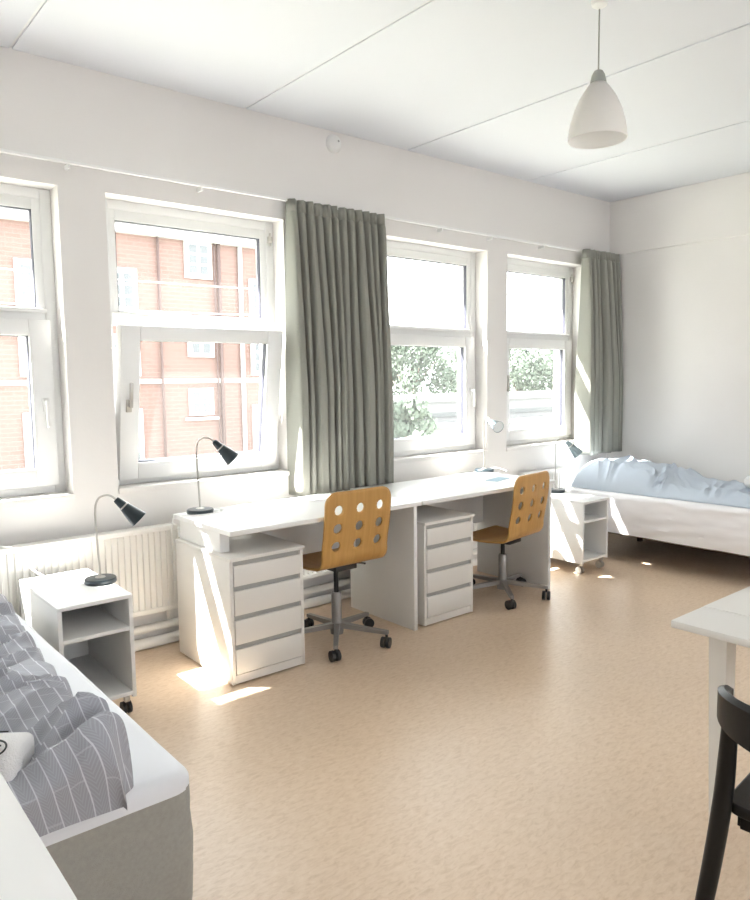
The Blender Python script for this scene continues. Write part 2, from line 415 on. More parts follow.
# radiator valve beside the first desk
t = thing('radiator_valve', 'small white valve at the radiator end behind the drawers', 'valve', (1.745, 3.875, 0.62))
bm = bmesh.new(); tube(bm, [(-0.02, 0, 0), (0.015, 0, 0)], 0.010); ob('stem', bm, 'steel', t, 'auto')
bm = bmesh.new(); tube(bm, [(0.0, 0, 0.0), (0.0, 0, 0.055)], 0.018, 14); ob('knob', bm, 'cable', t, 'auto')

# curtain rail
t = thing('curtain_rail', 'thin white curtain rail running above all the windows', 'curtain rail', (0, 3.90, 2.60))
bm = bmesh.new(); box(bm, XL, XR - 0.01, -0.012, 0.012, 0.0, 0.016, 0.002); ob('track', bm, 'cable', t)
for x in (1.25, 1.98, 3.9, 4.45, 5.1):
    bm = B((x - 0.006, x + 0.006, -0.006, 0.05, -0.022, 0.0)); ob('bracket', bm, 'cable', t)

# curtains
def curtain(x0, x1, zt, zb, yc, seed, nf, label):
    rnd = random.Random(seed)
    ws = [rnd.choice((0.5, 0.7, 0.9, 1.3, 1.9)) * rnd.uniform(0.85, 1.15) for _ in range(nf)]; tot = sum(ws)
    amps = [rnd.uniform(0.7, 1.15) for _ in range(nf)]
    bm = bmesh.new(); NT, NZ = nf * 28, 44
    t0 = thing('curtain', label, 'curtain', ((x0 + x1) / 2, yc, zb), 0, 'grey-green pleated curtains')
    W = x1 - x0; HH = zt - zb
    # cumulative fold boundaries
    cum = [0]
    for q in ws: cum.append(cum[-1] + q / tot)
    drift = [rnd.uniform(-0.35, 0.35) for _ in range(nf)]
    def pt(s, zf):
        k = min(nf - 1, int(s * nf)); f = s * nf - k
        # even pleats at the top, uneven folds lower down
        top = s
        low = cum[k] + (cum[k + 1] - cum[k]) * f
        bl = min(1, (1 - zf) * 1.6) ** 0.8
        x = top * (1 - bl) + low * bl
        sd = math.sin(2 * PI * f)
        ph = 2 * PI * f
        a = amps[k]
        A = (0.022 + 0.047 * bl) * a
        q = 0.5 + 0.5 * math.cos(ph + drift[k] * bl * 1.6 * math.sin(PI * f)); y = A * (-1 + 2.1 * q ** (1.6 + 1.4 * bl) + 0.25 * bl * drift[k] * math.sin(3 * PI * f))
        if zf > 0.955: y *= 0.75; y += 0.006 * math.cos(6 * PI * f)
        y += 0.012 * noise.noise(Vector((s * 9, zf * 2.2, seed)))
        x -= (0.03 + 0.06 * bl) * (cum[k + 1] - cum[k]) * math.sin(2 * PI * f) * (0.6 + 0.4 * a)
        x += 0.006 * noise.noise(Vector((s * 5, zf * 3, seed + 7)))
        return (x - 0.5) * W, y, zf * HH + 0.008 * noise.noise(Vector((s * 4, 0, seed))) * (1 - zf)
    g = [[bm.verts.new(pt(i / NT, j / NZ)) for i in range(NT + 1)] for j in range(NZ + 1)]
    # shrink x wobble continuity between folds is kept because f wraps
    for j in range(NZ):
        for i in range(NT): bm.faces.new([g[j][i], g[j][i + 1], g[j + 1][i + 1], g[j + 1][i]])
    o = ob('curtain_cloth', bm, 'curtain', t0, True)
    md = o.modifiers.new('thick', 'SOLIDIFY'); md.thickness = 0.003
    # heading tape
    bm = bmesh.new(); NB = nf * 12
    vs_ = []
    for j, zf in enumerate((0.962, 1.004)):
        row = []
        for i in range(NB + 1):
            x, y, z = pt(i / NB, zf if zf < 1 else 1.0); row.append(bm.verts.new((x, y - 0.005, (zf * HH))))
        vs_.append(row)
    for i in range(NB): bm.faces.new([vs_[0][i], vs_[0][i + 1], vs_[1][i + 1], vs_[1][i]])
    o = ob('heading_tape', bm, 'curtain', t0, True); md = o.modifiers.new('thick', 'SOLIDIFY'); md.thickness = 0.003
    return t0
curtain(2.545, 3.325, 2.605, 0.765, 3.875, 5, 12, 'wide grey-green pleated curtain hanging over the first desk')
curtain(5.60, 6.14, 2.608, 0.80, 3.835, 11, 7, 'narrow grey-green pleated curtain in the far corner')

# smoke detector
t = thing('smoke_detector', 'round white smoke detector high on the window wall', 'smoke detector', (2.95, YW, 3.03))
bm = bmesh.new(); lathe(bm, [(0, 0), (0.056, 0), (0.057, 0.012), (0.050, 0.026), (0.036, 0.036), (0, 0.038)], 32)
o = ob('housing', bm, 'cable', t, 'auto'); o.rotation_euler = (PI / 2, 0, 0)
bm = bmesh.new(); lathe(bm, [(0, 0.038), (0.007, 0.038), (0.007, 0.041), (0, 0.041)], 12, loc=(0.018, 0.012, 0)); o = ob('test_button', bm, 'grip', t); o.rotation_euler = (PI / 2, 0, 0)

# ------------------------------------------------------------------ desks
def desk(x0, x1, y0, y1, label, zt=0.78):
    t = thing('desk', label, 'desk', (x0, y0, 0), 0, 'white desks along the window wall')
    W, D = x1 - x0, y1 - y0
    ob('desk_top', B((0, W, 0, D, zt - 0.026, zt), bev=0.003), 'white', t, 'auto')
    ob('end_panel', B((W - 0.052, W - 0.026, 0.015, D - 0.01, 0.0, zt - 0.026), bev=0.002), 'white', t, 'auto')
    ob('support_block', B((0.022, 0.075, 0.15, D - 0.03, 0.646, zt - 0.026), bev=0.002), 'white', t, 'auto')
    ob('modesty_panel', B((0.45, W - 0.053, D - 0.075, D - 0.057, 0.40, zt - 0.028), bev=0.001), 'white', t, 'auto')
    return t
desk(1.660, 2.925, 3.10, 3.745, 'white desk under the big curtain, lamp at its near end')
desk(2.930, 4.215, 3.10, 3.80, 'white desk beyond the big curtain with blue paper on it')

def drawers(x0, label):
    t = thing('drawer_unit', label, 'drawer unit', (x0, 3.118, 0), 0, 'white four-drawer units under the desks')
    W, D, HH = 0.427, 0.605, 0.644
    bm = bmesh.new()
    box(bm, 0, 0.018, 0, D, 0.008, HH - 0.018, 0.001); box(bm, W - 0.018, W, 0, D, 0.008, HH - 0.018, 0.001)
    box(bm, 0.018, W - 0.018, 0.03, D, 0.03, HH - 0.018); box(bm, 0.018, W - 0.018, 0.004, 0.03, 0.008, 0.050)
    ob('cabinet_body', bm, 'white2', t, 'auto')
    ob('cabinet_top', B((-0.003, W + 0.006, -0.012, D, HH - 0.018, HH), bev=0.002), 'white2', t, 'auto')
    for z0, z1 in ((0.500, 0.600), (0.353, 0.474), (0.206, 0.327), (0.056, 0.180)):
        d = ob('drawer_front', B((0.022, W - 0.020, -0.004, 0.014, z0, z1), bev=0.002), 'white2', t, 'auto')
        ob('grip_strip', B((0.019, W - 0.022, 0.012, 0.026, z1, z1 + 0.024)), 'grip', d)
    return t
drawers(1.660, 'white four-drawer unit at the near end of the first desk')
drawers(2.958, 'white four-drawer unit under the far desk, between the two chairs')

# ------------------------------------------------------------------ nightstands
def nightstand(x0, y0, W, D, label):
    t = thing('nightstand', label, 'nightstand', (x0, y0, 0), 0, 'white wheeled nightstands')
    z0, z1, th = 0.085, 0.56, 0.018
    ob('top_panel', B((0, W, 0, D, z1 - th, z1), bev=0.002), 'white', t, 'auto')
    for sx in (0, W - th): ob('side_panel', B((sx, sx + th, 0.002, D, z0, z1 - th), bev=0.001), 'white', t, 'auto')
    ob('bottom_panel', B((th, W - th, 0.002, D, z0 + 0.012, z0 + 0.03), bev=0.001), 'white', t, 'auto')
    ob('shelf', B((th, W - th, 0.006, D - 0.02, 0.395, 0.413), bev=0.001), 'white', t, 'auto')
    ob('back_panel', B((th, W - th, D - 0.012, D - 0.004, z0 + 0.03, z1 - th)), 'white', t)
    for cx in (0.035, W - 0.035):
        for cy in (0.035, D - 0.035):
            bm = bmesh.new(); box(bm, cx - 0.012, cx + 0.012, cy - 0.012, cy + 0.012, 0.06, z0, 0.002)
            c = ob('caster', bm, 'steel', t, 'auto')
            for s in (-1, 1):
                bm = bmesh.new(); tube(bm, [(cx + s * 0.006, cy + 0.012, 0.028), (cx + s * 0.020, cy + 0.012, 0.028)], 0.028, 20)
                ob('wheel', bm, 'black' if x0 < 2 else 'steel', c, 'auto')
    return t
nightstand(0.868, 3.145, 0.322, 0.60, 'white open nightstand on casters beside the near bed')
nightstand(4.650, 3.165, 0.335, 0.56, 'white open nightstand on casters beside the far bed')

# ------------------------------------------------------------------ gooseneck lamps
def lamp(loc, rz, label, shade='shade', hh=0.405, drop=-0.80, reach=0.085):
    t = thing('desk_lamp', label, 'lamp', loc, rz, 'gooseneck lamps with cone shades')
    bm = bmesh.new(); lathe(bm, [(0, 0), (0.071, 0), (0.073, 0.004), (0.073, 0.018), (0.069, 0.023), (0.024, 0.025), (0, 0.025)], 40)
    ob('lamp_base', bm, 'shade', t, 'auto')
    bm = bmesh.new(); lathe(bm, [(0.0, 0.024), (0.024, 0.024), (0.022, 0.028), (0.008, 0.032), (0, 0.032)], 24); ob('base_collar', bm, 'steel', t, 'auto')
    hd = Vector((math.cos(drop), 0, math.sin(drop)))
    A = Vector((reach, 0, hh - 0.012))
    P = sp([(0, 0, 0.025), (-0.003, 0, 0.12), (-0.008, 0, 0.24), (-0.008, 0, hh - 0.055), (0.006, 0, hh - 0.008), (0.034, 0, hh + 0.008), (0.064, 0, hh + 0.004), A + hd * 0.01], 8)
    bm = bmesh.new(); tube(bm, P, 0.0052, 10); ob('gooseneck', bm, 'steel', t, True)
    rot = Vector((0, 0, 1)).rotation_difference(hd).to_matrix().to_4x4()
    def cone(name, prof, m, par):
        bm = bmesh.new(); lathe(bm, prof, 32); bmesh.ops.transform(bm, matrix=Matrix.Translation(A) @ rot, verts=bm.verts)
        return ob(name, bm, m, par, 'auto')
    s = cone('lamp_shade', [(0.0, 0.0), (0.013, 0.0), (0.016, 0.006), (0.021, 0.045), (0.024, 0.052), (0.044, 0.142), (0.045, 0.145), (0.042, 0.143), (0.022, 0.056), (0.0, 0.056)], shade, t)
    cone('shade_ring', [(0.0215, 0.046), (0.0255, 0.046), (0.0265, 0.053), (0.023, 0.053)], 'steel', s)
    cone('reflector', [(0.0, 0.060), (0.020, 0.060), (0.0405, 0.140), (0.0415, 0.1425), (0.041, 0.137), (0.0, 0.136)], 'reflector', s)
    return t
lamp((1.150, 3.435, 0.56), math.radians(-25), 'dark gooseneck lamp on the near nightstand')
lamp((1.785, 3.665, 0.78), math.radians(-25), 'dark gooseneck lamp on the near end of the first desk')
lamp((4.205, 3.755, 0.78), math.radians(-105), 'gooseneck lamp on the far desk with shade turned to the room', 'shadeblue', 0.41, -0.30, 0.05)
lamp((4.93, 3.62, 0.56), math.radians(-50), 'silvery gooseneck lamp on the far nightstand', 'shadeblue', 0.43, -0.85, 0.08)

def cable(pts, label, r=0.0032, m='cable', g='white lamp cables'):
    bm = bmesh.new(); tube(bm, sp(pts, 10), r, 8)
    return tag(ob('cable', bm, m, None, True), label, 'cable', g)
cable([(1.08, 3.50, 0.566), (1.00, 3.60, 0.565), (0.93, 3.72, 0.60), (0.88, 3.80, 0.69), (0.83, 3.845, 0.712), (0.78, 3.87, 0.706), (0.75, 3.925, 0.62)], 'white cable from the near nightstand lamp over the radiator', 0.004)
cable([(1.84, 3.70, 0.784), (1.90, 3.71, 0.784), (1.93, 3.66, 0.784), (1.87, 3.60, 0.784), (1.79, 3.585, 0.784), (1.72, 3.60, 0.784), (1.68, 3.64, 0.784), (1.65, 3.70, 0.776), (1.645, 3.74, 0.68)], 'white cable looped round the lamp on the first desk')
cable([(4.25, 3.74, 0.784), (4.29, 3.75, 0.80), (4.33, 3.73, 0.80), (4.36, 3.68, 0.784), (4.33, 3.64, 0.784)], 'white cable curling beside the lamp on the far desk')
# round plug-switch on the first desk
t = thing('plug_adapter', 'white plug lying by the lamp base on the first desk', 'plug', (1.86, 3.63, 0.78))
bm = bmesh.new(); lathe(bm, [(0, 0), (0.024, 0), (0.026, 0.006), (0.02, 0.014), (0, 0.015)], 20); ob('plug_body', bm, 'cable', t, 'auto')
ob('plug_pin', B((0.024, 0.042, -0.008, -0.005, 0.005, 0.008), (0.024, 0.042, 0.005, 0.008, 0.005, 0.008)), 'steel', t)
bm = bmesh.new(); box(bm, -0.10, 0.10, -0.045, 0.045, 0.0, 0.003)
o = ob('leaflet', bm, 'paper', None, loc=(3.95, 3.40, 0.78)); o.rotation_euler = (0, 0, 0.25); tag(o, 'small pale blue leaflet lying on the far desk', 'leaflet')

# ------------------------------------------------------------------ desk chairs
def shell_point(u, seat_h, back_h):
    """u in metres along the profile from seat front to back top; returns (y, z) local with seat facing +Y"""
    R = 0.075; Ls = 0.30; ang = math.radians(98)
    if u < 0.05: return (0.235 - u * 0.98 + 0.0, seat_h - 0.012 + 0.012 * (u / 0.05))
    if u < 0.05 + Ls: return (0.186 - (u - 0.05), seat_h - 0.012 * math.sin(PI * (u - 0.05) / Ls))
    y0 = 0.186 - Ls; v = u - 0.05 - Ls; La = R * ang
    if v < La:
        a = v / R; return (y0 - R * math.sin(a), seat_h + R * (1 - math.cos(a)))
    v -= La
    ye, ze = y0 - R * math.sin(ang), seat_h + R * (1 - math.cos(ang))
    return (ye + v * math.cos(ang) * -1 * -1, ze + v * math.sin(ang))

def swivel_chair(loc, rz, brz, seat_h, back_h, label):
    t = thing('swivel_chair', label, 'chair', loc, rz, 'perforated plywood swivel chairs')
    W = 0.45; R = 0.075; ang = math.radians(98); La = R * ang; U = 0.35 + La + back_h
    nu, nv = 120, 60
    cs = []   # holes in (v, u)
    ub = 0.35 + La
    for row in (0.100, 0.200, 0.300):
        for cx in (-0.142, 0, 0.142): cs.append((cx, ub + back_h - row))
    hr = 0.0275
    def prof(u):
        if u < 0.05: return (0.235 - u * 0.98, seat_h - 0.014 * (1 - u / 0.05) ** 2)
        if u < 0.35: return (0.186 - (u - 0.05), seat_h - 0.010 * math.sin(PI * (u - 0.05) / 0.30))
        v = u - 0.35; y0 = 0.186 - 0.30
        if v < La:
            a = v / R; return (y0 - R * math.sin(a), seat_h + R * (1 - math.cos(a)))
        v -= La; ye, ze = y0 - R * math.sin(ang), seat_h + R * (1 - math.cos(ang))
        return (ye - v * math.sin(ang - PI / 2) - 0.010 * math.sin(PI * v / back_h), ze + v * math.cos(ang - PI / 2))
    # flat 2D sheet with rounded corners and holes, via bridge-free approach: boolean of curves is avoided,
    # triangle_fill on outlines subdivided through a grid of points
    def outline():
        pts = []
        for (cx, cy, a0) in ((W / 2 - 0.07, U - 0.07, 0), (-W / 2 + 0.07, U - 0.07, PI / 2), (-W / 2 + 0.05, 0.05, PI), (W / 2 - 0.05, 0.05, 1.5 * PI)):
            rr = 0.07 if cy > 0.3 else 0.05
            for k in range(9): a = a0 + k * PI / 16; pts.append((cx + rr * math.cos(a), cy + rr * math.sin(a)))
        out = []
        for i, p in enumerate(pts):
            q = pts[(i + 1) % len(pts)]; d = math.hypot(q[0] - p[0], q[1] - p[1]); n = max(1, int(d / 0.012))
            for k in range(n): out.append((p[0] + (q[0] - p[0]) * k / n, p[1] + (q[1] - p[1]) * k / n))
        return out
    import mathutils.geometry as mg
    verts = []; edges = []
    def loop(pts):
        b = len(verts); verts.extend(Vector(p) for p in pts)
        edges.extend((b + i, b + (i + 1) % len(pts)) for i in range(len(pts)))
    loop(outline())
    for cx, cu in cs: loop([(cx + hr * math.cos(2 * PI * k / 24), cu + hr * math.sin(2 * PI * k / 24)) for k in range(24)])
    gx = 0.015
    y = 0.012
    while y < U - 0.008:
        x = -W / 2 + 0.012
        while x < W / 2 - 0.008:
            ok = all(math.hypot(x - a, y - b) > hr + 0.006 for a, b in cs)
            # keep inside rounded corners
            for sx in (-1, 1):
                if sx * x > W / 2 - 0.07 and y > U - 0.07 and math.hypot(sx * x - (W / 2 - 0.07), y - (U - 0.07)) > 0.062: ok = False
                if sx * x > W / 2 - 0.05 and y < 0.05 and math.hypot(sx * x - (W / 2 - 0.05), y - 0.05) > 0.042: ok = False
            if ok: verts.append(Vector((x, y)))
            x += gx
        y += gx
    vo, eo, fo, *_ = mg.delaunay_2d_cdt(verts, edges, [], 0, 1e-5)
    bm = bmesh.new(); bv = []
    for p in vo:
        yy, zz = prof(p[1])
        bow = 0.012 * (p[0] / (W / 2)) ** 2 * min(1, max(0, (p[1] - 0.38) / 0.15))
        bv.append(bm.verts.new((p[0], yy + bow, zz)))
    for f in fo:
        cx = sum(vo[i][0] for i in f) / len(f); cy = sum(vo[i][1] for i in f) / len(f)
        if any(math.hypot(cx - a, cy - b) < hr * 0.97 for a, b in cs): continue
        # outside rounded outline
        bad = False
        for sx in (-1, 1):
            if sx * cx > W / 2 - 0.07 and cy > U - 0.07 and math.hypot(sx * cx - (W / 2 - 0.07), cy - (U - 0.07)) > 0.0702: bad = True
            if sx * cx > W / 2 - 0.05 and cy < 0.05 and math.hypot(sx * cx - (W / 2 - 0.05), cy - 0.05) > 0.0502: bad = True
        if bad: continue
        try: bm.faces.new([bv[i] for i in f])
        except ValueError: pass
    for v in [v for v in bm.verts if not v.link_faces]: bm.verts.remove(v)
    o = ob('seat_shell', bm, 'ply', t, 'auto')
    md = o.modifiers.new('thick', 'SOLIDIFY'); md.thickness = 0.012; md.offset = 0
    # mechanism plate under seat
    ob('seat_plate', B((-0.075, 0.075, -0.10, 0.10, seat_h - 0.045, seat_h - 0.012), bev=0.004), 'black', t, 'auto')
    bm = bmesh.new(); tube(bm, sp([(0.05, 0.0, seat_h - 0.035), (0.14, -0.01, seat_h - 0.04), (0.20, -0.02, seat_h - 0.055)], 5), 0.006)
    lv = ob('height_lever', bm, 'black', t, 'auto')
    bm = bmesh.new(); lathe(bm, [(0, 0.10), (0.014, 0.10), (0.014, seat_h - 0.04), (0, seat_h - 0.04)], 18); ob('gas_piston', bm, 'black', t, 'auto')
    bm = bmesh.new(); lathe(bm, [(0, 0.06), (0.029, 0.06), (0.029, 0.29), (0.025, 0.297), (0, 0.297)], 24); ob('column', bm, 'steelgrey', t, 'auto')
    bm = bmesh.new(); lathe(bm, [(0, 0.055), (0.036, 0.055), (0.038, 0.075), (0.033, 0.118), (0, 0.12)], 24); ob('hub', bm, 'steelgrey', t, 'auto')
    for k in range(5):
        a = brz + k * 2 * PI / 5 - rz; dx, dy = math.cos(a), math.sin(a)
        bm = bmesh.new()
        n = 8; rows = []
        for i in range(n + 1):
            f = i / n; r = 0.02 + 0.285 * f; z = 0.105 - 0.022 * f; hw = 0.016 - 0.004 * f; hz = 0.015 - 0.005 * f
            rows.append([bm.verts.new((dx * r - dy * s * hw, dy * r + dx * s * hw, z + q * hz)) for s, q in ((-1, -1), (1, -1), (1, 1), (-1, 1))])
        for r0, r1 in zip(rows, rows[1:]):
            for q in range(4): bm.faces.new([r0[q], r0[(q + 1) % 4], r1[(q + 1) % 4], r1[q]])
        bm.faces.new(rows[0]); bm.faces.new(rows[-1][::-1])
        leg = ob('base_leg', bm, 'steelgrey', t, 'auto')
        ex, ey = dx * 0.295, dy * 0.295; ca = a + 0.5 + k
        cx, cy = math.cos(ca), math.sin(ca)
        bm = bmesh.new(); tube(bm, [(ex, ey, 0.05), (ex, ey, 0.088)], 0.008)
        for s in (-1, 1): tube(bm, [(ex - cy * s * 0.006 - cx * 0.012, ey + cx * s * 0.006 - cy * 0.012, 0.030), (ex - cy * s * 0.025 - cx * 0.012, ey + cx * s * 0.025 - cy * 0.012, 0.030)], 0.030, 20)
        ob('caster', bm, 'black', leg, 'auto')
    return t
swivel_chair((2.415, 3.275, 0), math.radians(0), math.radians(-128), 0.485, 0.345, 'plywood swivel chair at the first desk below the big curtain')
swivel_chair((3.80, 3.225, 0), math.radians(9), math.radians(-128), 0.43, 0.36, 'plywood swivel chair at the far desk, turned slightly sideways')

# ------------------------------------------------------------------ pendant lamp
PZ = 2.53; PS = 0.85
t = thing('pendant_lamp', 'white bell-shaped pendant lamp hanging from the ceiling', 'lamp', (2.875, 1.915, PZ))
def pl(name, prof, m, smooth='auto', n=48):
    bm = bmesh.new(); lathe(bm, [(r * PS, z * PS) for r, z in prof], n); return ob(name, bm, m, t, smooth)
pl('lamp_shade', [(0.147, 0.0), (0.148, 0.012), (0.139, 0.075), (0.118, 0.150), (0.088, 0.215), (0.058, 0.258), (0.040, 0.280), (0.038, 0.278), (0.056, 0.254), (0.085, 0.211), (0.115, 0.147), (0.136, 0.074), (0.1445, 0.012), (0.1445, 0.0), (0.147, 0.0)], 'plastic_lamp', True, 56)
pl('cap', [(0, 0.278), (0.041, 0.274), (0.040, 0.290), (0.033, 0.320), (0.022, 0.340), (0.010, 0.346), (0, 0.347)], 'greycap')
pl('bulb', [(0, 0.13), (0.016, 0.134), (0.028, 0.155), (0.028, 0.175), (0.014, 0.215), (0.014, 0.275), (0, 0.275)], 'reflector', True, 20)
bm = bmesh.new(); tube(bm, [(0, 0, 0.345 * PS), (0, 0, H - PZ - 0.02)], 0.0035, 8); ob('cord', bm, 'greycap', t, True)
bm = bmesh.new(); lathe(bm, [(0, H - PZ), (0.036, H - PZ), (0.032, H - PZ - 0.02), (0.008, H - PZ - 0.035), (0, H - PZ - 0.035)], 24); ob('ceiling_rose', bm, 'cable', t, 'auto')

# ------------------------------------------------------------------ beds
def rounded_slab(name, x0, x1, y0, y1, z0, z1, r, m, parent, wob=0.0, seed=0, rz=0.03, bulge=0.0):
    """mattress-like block with rounded vertical corners and soft top edge"""
    bm = bmesh.new(); segs = 8; loop2 = []
    for cx, cy, a0 in ((x1 - r, y1 - r, 0), (x0 + r, y1 - r, PI / 2), (x0 + r, y0 + r, PI), (x1 - r, y0 + r, 1.5 * PI)):
        for k in range(segs + 1): a = a0 + k * PI / 2 / segs; loop2.append((cx, cy, math.cos(a), math.sin(a)))
    # subdivide the straight runs
    pts = []
    for i, p in enumerate(loop2):
        q = loop2[(i + 1) % len(loop2)]
        P0 = Vector((p[0] + r * p[2], p[1] + r * p[3])); P1 = Vector((q[0] + r * q[2], q[1] + r * q[3]))
        n = max(1, int((P1 - P0).length / 0.03)) if (i % (segs + 1)) == segs else 1
        for k in range(n):
            f = k / n; pos = P0.lerp(P1, f); nn = Vector((p[2], p[3])).lerp(Vector((q[2], q[3])), f).normalized(); pts.append((pos, nn))
    levels = []
    for k in range(15): levels.append((z0 + (z1 - rz - z0) * k / 14, 0.0))
    for k in range(1, 7): a = k * PI / 12; levels.append((z1 - rz + rz * math.sin(a), -rz * (1 - math.cos(a))))
    rows = []
    for z, ins in levels:
        row = []
        for pos, nn in pts:
            f = (z - z0) / (z1 - z0)
            d = ins + bulge * math.sin(PI * f)
            if wob: d += wob * noise.noise(Vector((pos.x * 2.2, pos.y * 2.2, z * 16 + pos.y * 2 + seed))) + wob * 0.5 * noise.noise(Vector((pos.x * 9, pos.y * 9, z * 40 + seed)))
            row.append(bm.verts.new((pos.x + nn.x * d, pos.y + nn.y * d, z)))
        rows.append(row)
    for a, b in zip(rows, rows[1:]):
        for i in range(len(pts)): j = (i + 1) % len(pts); bm.faces.new([a[i], a[j], b[j], b[i]])
    bm.faces.new(rows[0][::-1]); bm.faces.new(rows[-1])
    return ob(name, bm, m, parent, 'auto')

t = thing('bed', 'bed in the lower left corner with white sheet over grey linen base', 'bed', (0.30, 2.68, 0))
def loc_parent(o, t):
    o.location = -Vector(t.location)
B1 = dict(x0=-0.155, x1=0.778, y0=1.685, y1=3.70)
o = rounded_slab('bed_base', B1['x0'], B1['x1'], B1['y0'], B1['y1'], 0.13, 0.478, 0.05, 'greylinen', t, 0.004, 3, 0.02, 0.006); loc_parent(o, t)
o = rounded_slab('fitted_sheet', B1['x0'] - 0.004, B1['x1'] + 0.004, B1['y0'] - 0.004, B1['y1'] + 0.004, 0.455, 0.505, 0.06, 'sheet', t, 0.003, 5, 0.035); loc_parent(o, t)
for x in (-0.08, 0.70):
    for y in (1.78, 3.60):
        bm = bmesh.new(); tube(bm, [(x, y, 0), (x, y, 0.135)], 0.025, 16); o = ob('leg', bm, 'darkwood', t, 'auto'); loc_parent(o, t)

t = thing('bed', 'bed against the far wall with smooth white valance', 'bed', (5.67, 2.70, 0))
o = rounded_slab('mattress', 5.205, 6.13, 1.66, 3.70, 0.235, 0.555, 0.05, 'sheet2', t, 0.014, 9, 0.04, 0.012); loc_parent(o, t)
o = ob('bed_frame', B((5.36, 6.10, 1.80, 3.60, 0.19, 0.236)), 'darkwood', t); loc_parent(o, t)
for x in (5.38, 6.03):
    for y in (1.85, 3.50):
        bm = bmesh.new(); tube(bm, [(x, y, 0), (x, y, 0.19)], 0.025, 16); o = ob('leg', bm, 'darkwood', t, 'auto'); loc_parent(o, t)

def ridged(p): return 1 - 2 * abs(noise.noise(p))
def duvet(name, label, x0, edge, y0, y1, zb, thick, m, hfun, seed, group, namp=1.0, ew=0.11, ey=0.06):
    NX, NY = 84, 190
    bm = bmesh.new(); uvl = bm.loops.layers.uv.new('UVMap'); top = []; bot = []; uvs = {}
    for j in range(NY + 1):
        v = j / NY; rt_, rb_ = [], []
        for i in range(NX + 1):
            u = i / NX
            # denser near the borders
            uu = 0.5 - 0.5 * math.cos(PI * u); vv = v if False else (0.35 * (0.5 - 0.5 * math.cos(PI * v)) + 0.65 * v)
            y = y0(uu) + (y1 - y0(uu)) * vv
            xe = edge(y); x = x0(y) + (xe - x0(y)) * uu
            dx = min(x - x0(y), xe - x); dy = min(y - y0(uu), y1 - y)
            e1 = min(1.0, max(0.0, dx / ew)); e2 = min(1.0, max(0.0, dy / ey))
            prof = math.sqrt(max(0, 1 - (1 - e1) ** 2)) * math.sqrt(max(0, 1 - (1 - e2) ** 2))
            h = thick * hfun(x, y) * prof
            wr = noise.noise(Vector((x * 2.2 + seed, y * 5.0, 0))) * 0.35
            a = ridged(Vector((x * 2.4 + y * 1.7 + seed, y * 7.5 - x * 3.2 + wr * 3, seed)))
            b = ridged(Vector((x * 6 + seed, y * 12 - x * 6 + wr * 4, seed + 3)))
            c = noise.noise(Vector((x * 3.2, y * 3.0, seed + 9)))
            h += namp * prof * (0.034 * max(0, a) ** 2 + 0.013 * max(0, b) ** 1.6 + 0.030 * c) * (0.5 + 0.5 * hfun(x, y))
            h = max(h, 0.006 if prof > 0 else 0.0)
            vt = bm.verts.new((x + 0.02 * math.sin(PI * e1) * prof, y - (0.045 * math.sin(PI * min(1, e2 * 1.1)) * (1 - v) if v < 0.3 else 0), zb + 0.004 + h)); uvs[vt] = (x + 0.25 * h, y + 0.3 * h); rt_.append(vt)
            vb = bm.verts.new((x, y, zb + 0.002)); uvs[vb] = (x, y); rb_.append(vb)
        top.append(rt_); bot.append(rb_)
    for j in range(NY):
        for i in range(NX):
            bm.faces.new([top[j][i], top[j][i + 1], top[j + 1][i + 1], top[j + 1][i]])
            bm.faces.new([bot[j][i], bot[j + 1][i], bot[j + 1][i + 1], bot[j][i + 1]])
    for j in range(NY):
        bm.faces.new([top[j][0], top[j + 1][0], bot[j + 1][0], bot[j][0]]); bm.faces.new([top[j][NX], bot[j][NX], bot[j + 1][NX], top[j + 1][NX]])
    for i in range(NX):
        bm.faces.new([top[0][i], bot[0][i], bot[0][i + 1], top[0][i + 1]]); bm.faces.new([top[NY][i], top[NY][i + 1], bot[NY][i + 1], bot[NY][i]])
    for f in bm.faces:
        for l in f.loops: l[uvl].uv = uvs[l.vert]
    return tag(ob(name, bm, m, None, 'auto'), label, 'duvet', group)

def lerp_tab(tab, y):
    if y <= tab[0][0]: return tab[0][1]
    for (a, b), (c, d) in zip(tab, tab[1:]):
        if y <= c: f = (y - a) / (c - a); f = f * f * (3 - 2 * f); return b + (d - b) * f
    return tab[-1][1]
E1 = [(1.66, 0.575), (1.71, 0.625), (1.85, 0.605), (2.05, 0.615), (2.25, 0.650), (2.5, 0.660), (2.95, 0.695), (3.35, 0.71), (3.6, 0.70)]
duv1 = duvet('duvet', 'rumpled grey pinstriped duvet on the near bed', lambda y: -0.12, lambda y: lerp_tab(E1, y) + 0.008 * noise.noise(Vector((0, y * 9, 0))),
      lambda u: 1.655 + 0.03 * math.sin(u * 9) * (1 - u) - 0.02 * u, 3.60, 0.505, 0.11, 'stripe',
      lambda x, y: 0.85 + 0.25 * noise.noise(Vector((x * 1.5, y * 1.3, 2))) + 0.55 * math.exp(-((y - 1.74) / 0.13) ** 2) * min(1, max(0, (x - 0.36) / 0.14)) - 0.35 * math.exp(-(((x - 0.29) / 0.13) ** 2 + ((y - 1.80) / 0.12) ** 2)), 4.2, 'duvets', 1.5, 0.09, 0.05)
E2 = [(1.7, 5.32), (2.3, 5.275), (3.0, 5.26), (3.4, 5.255), (3.68, 5.265)]
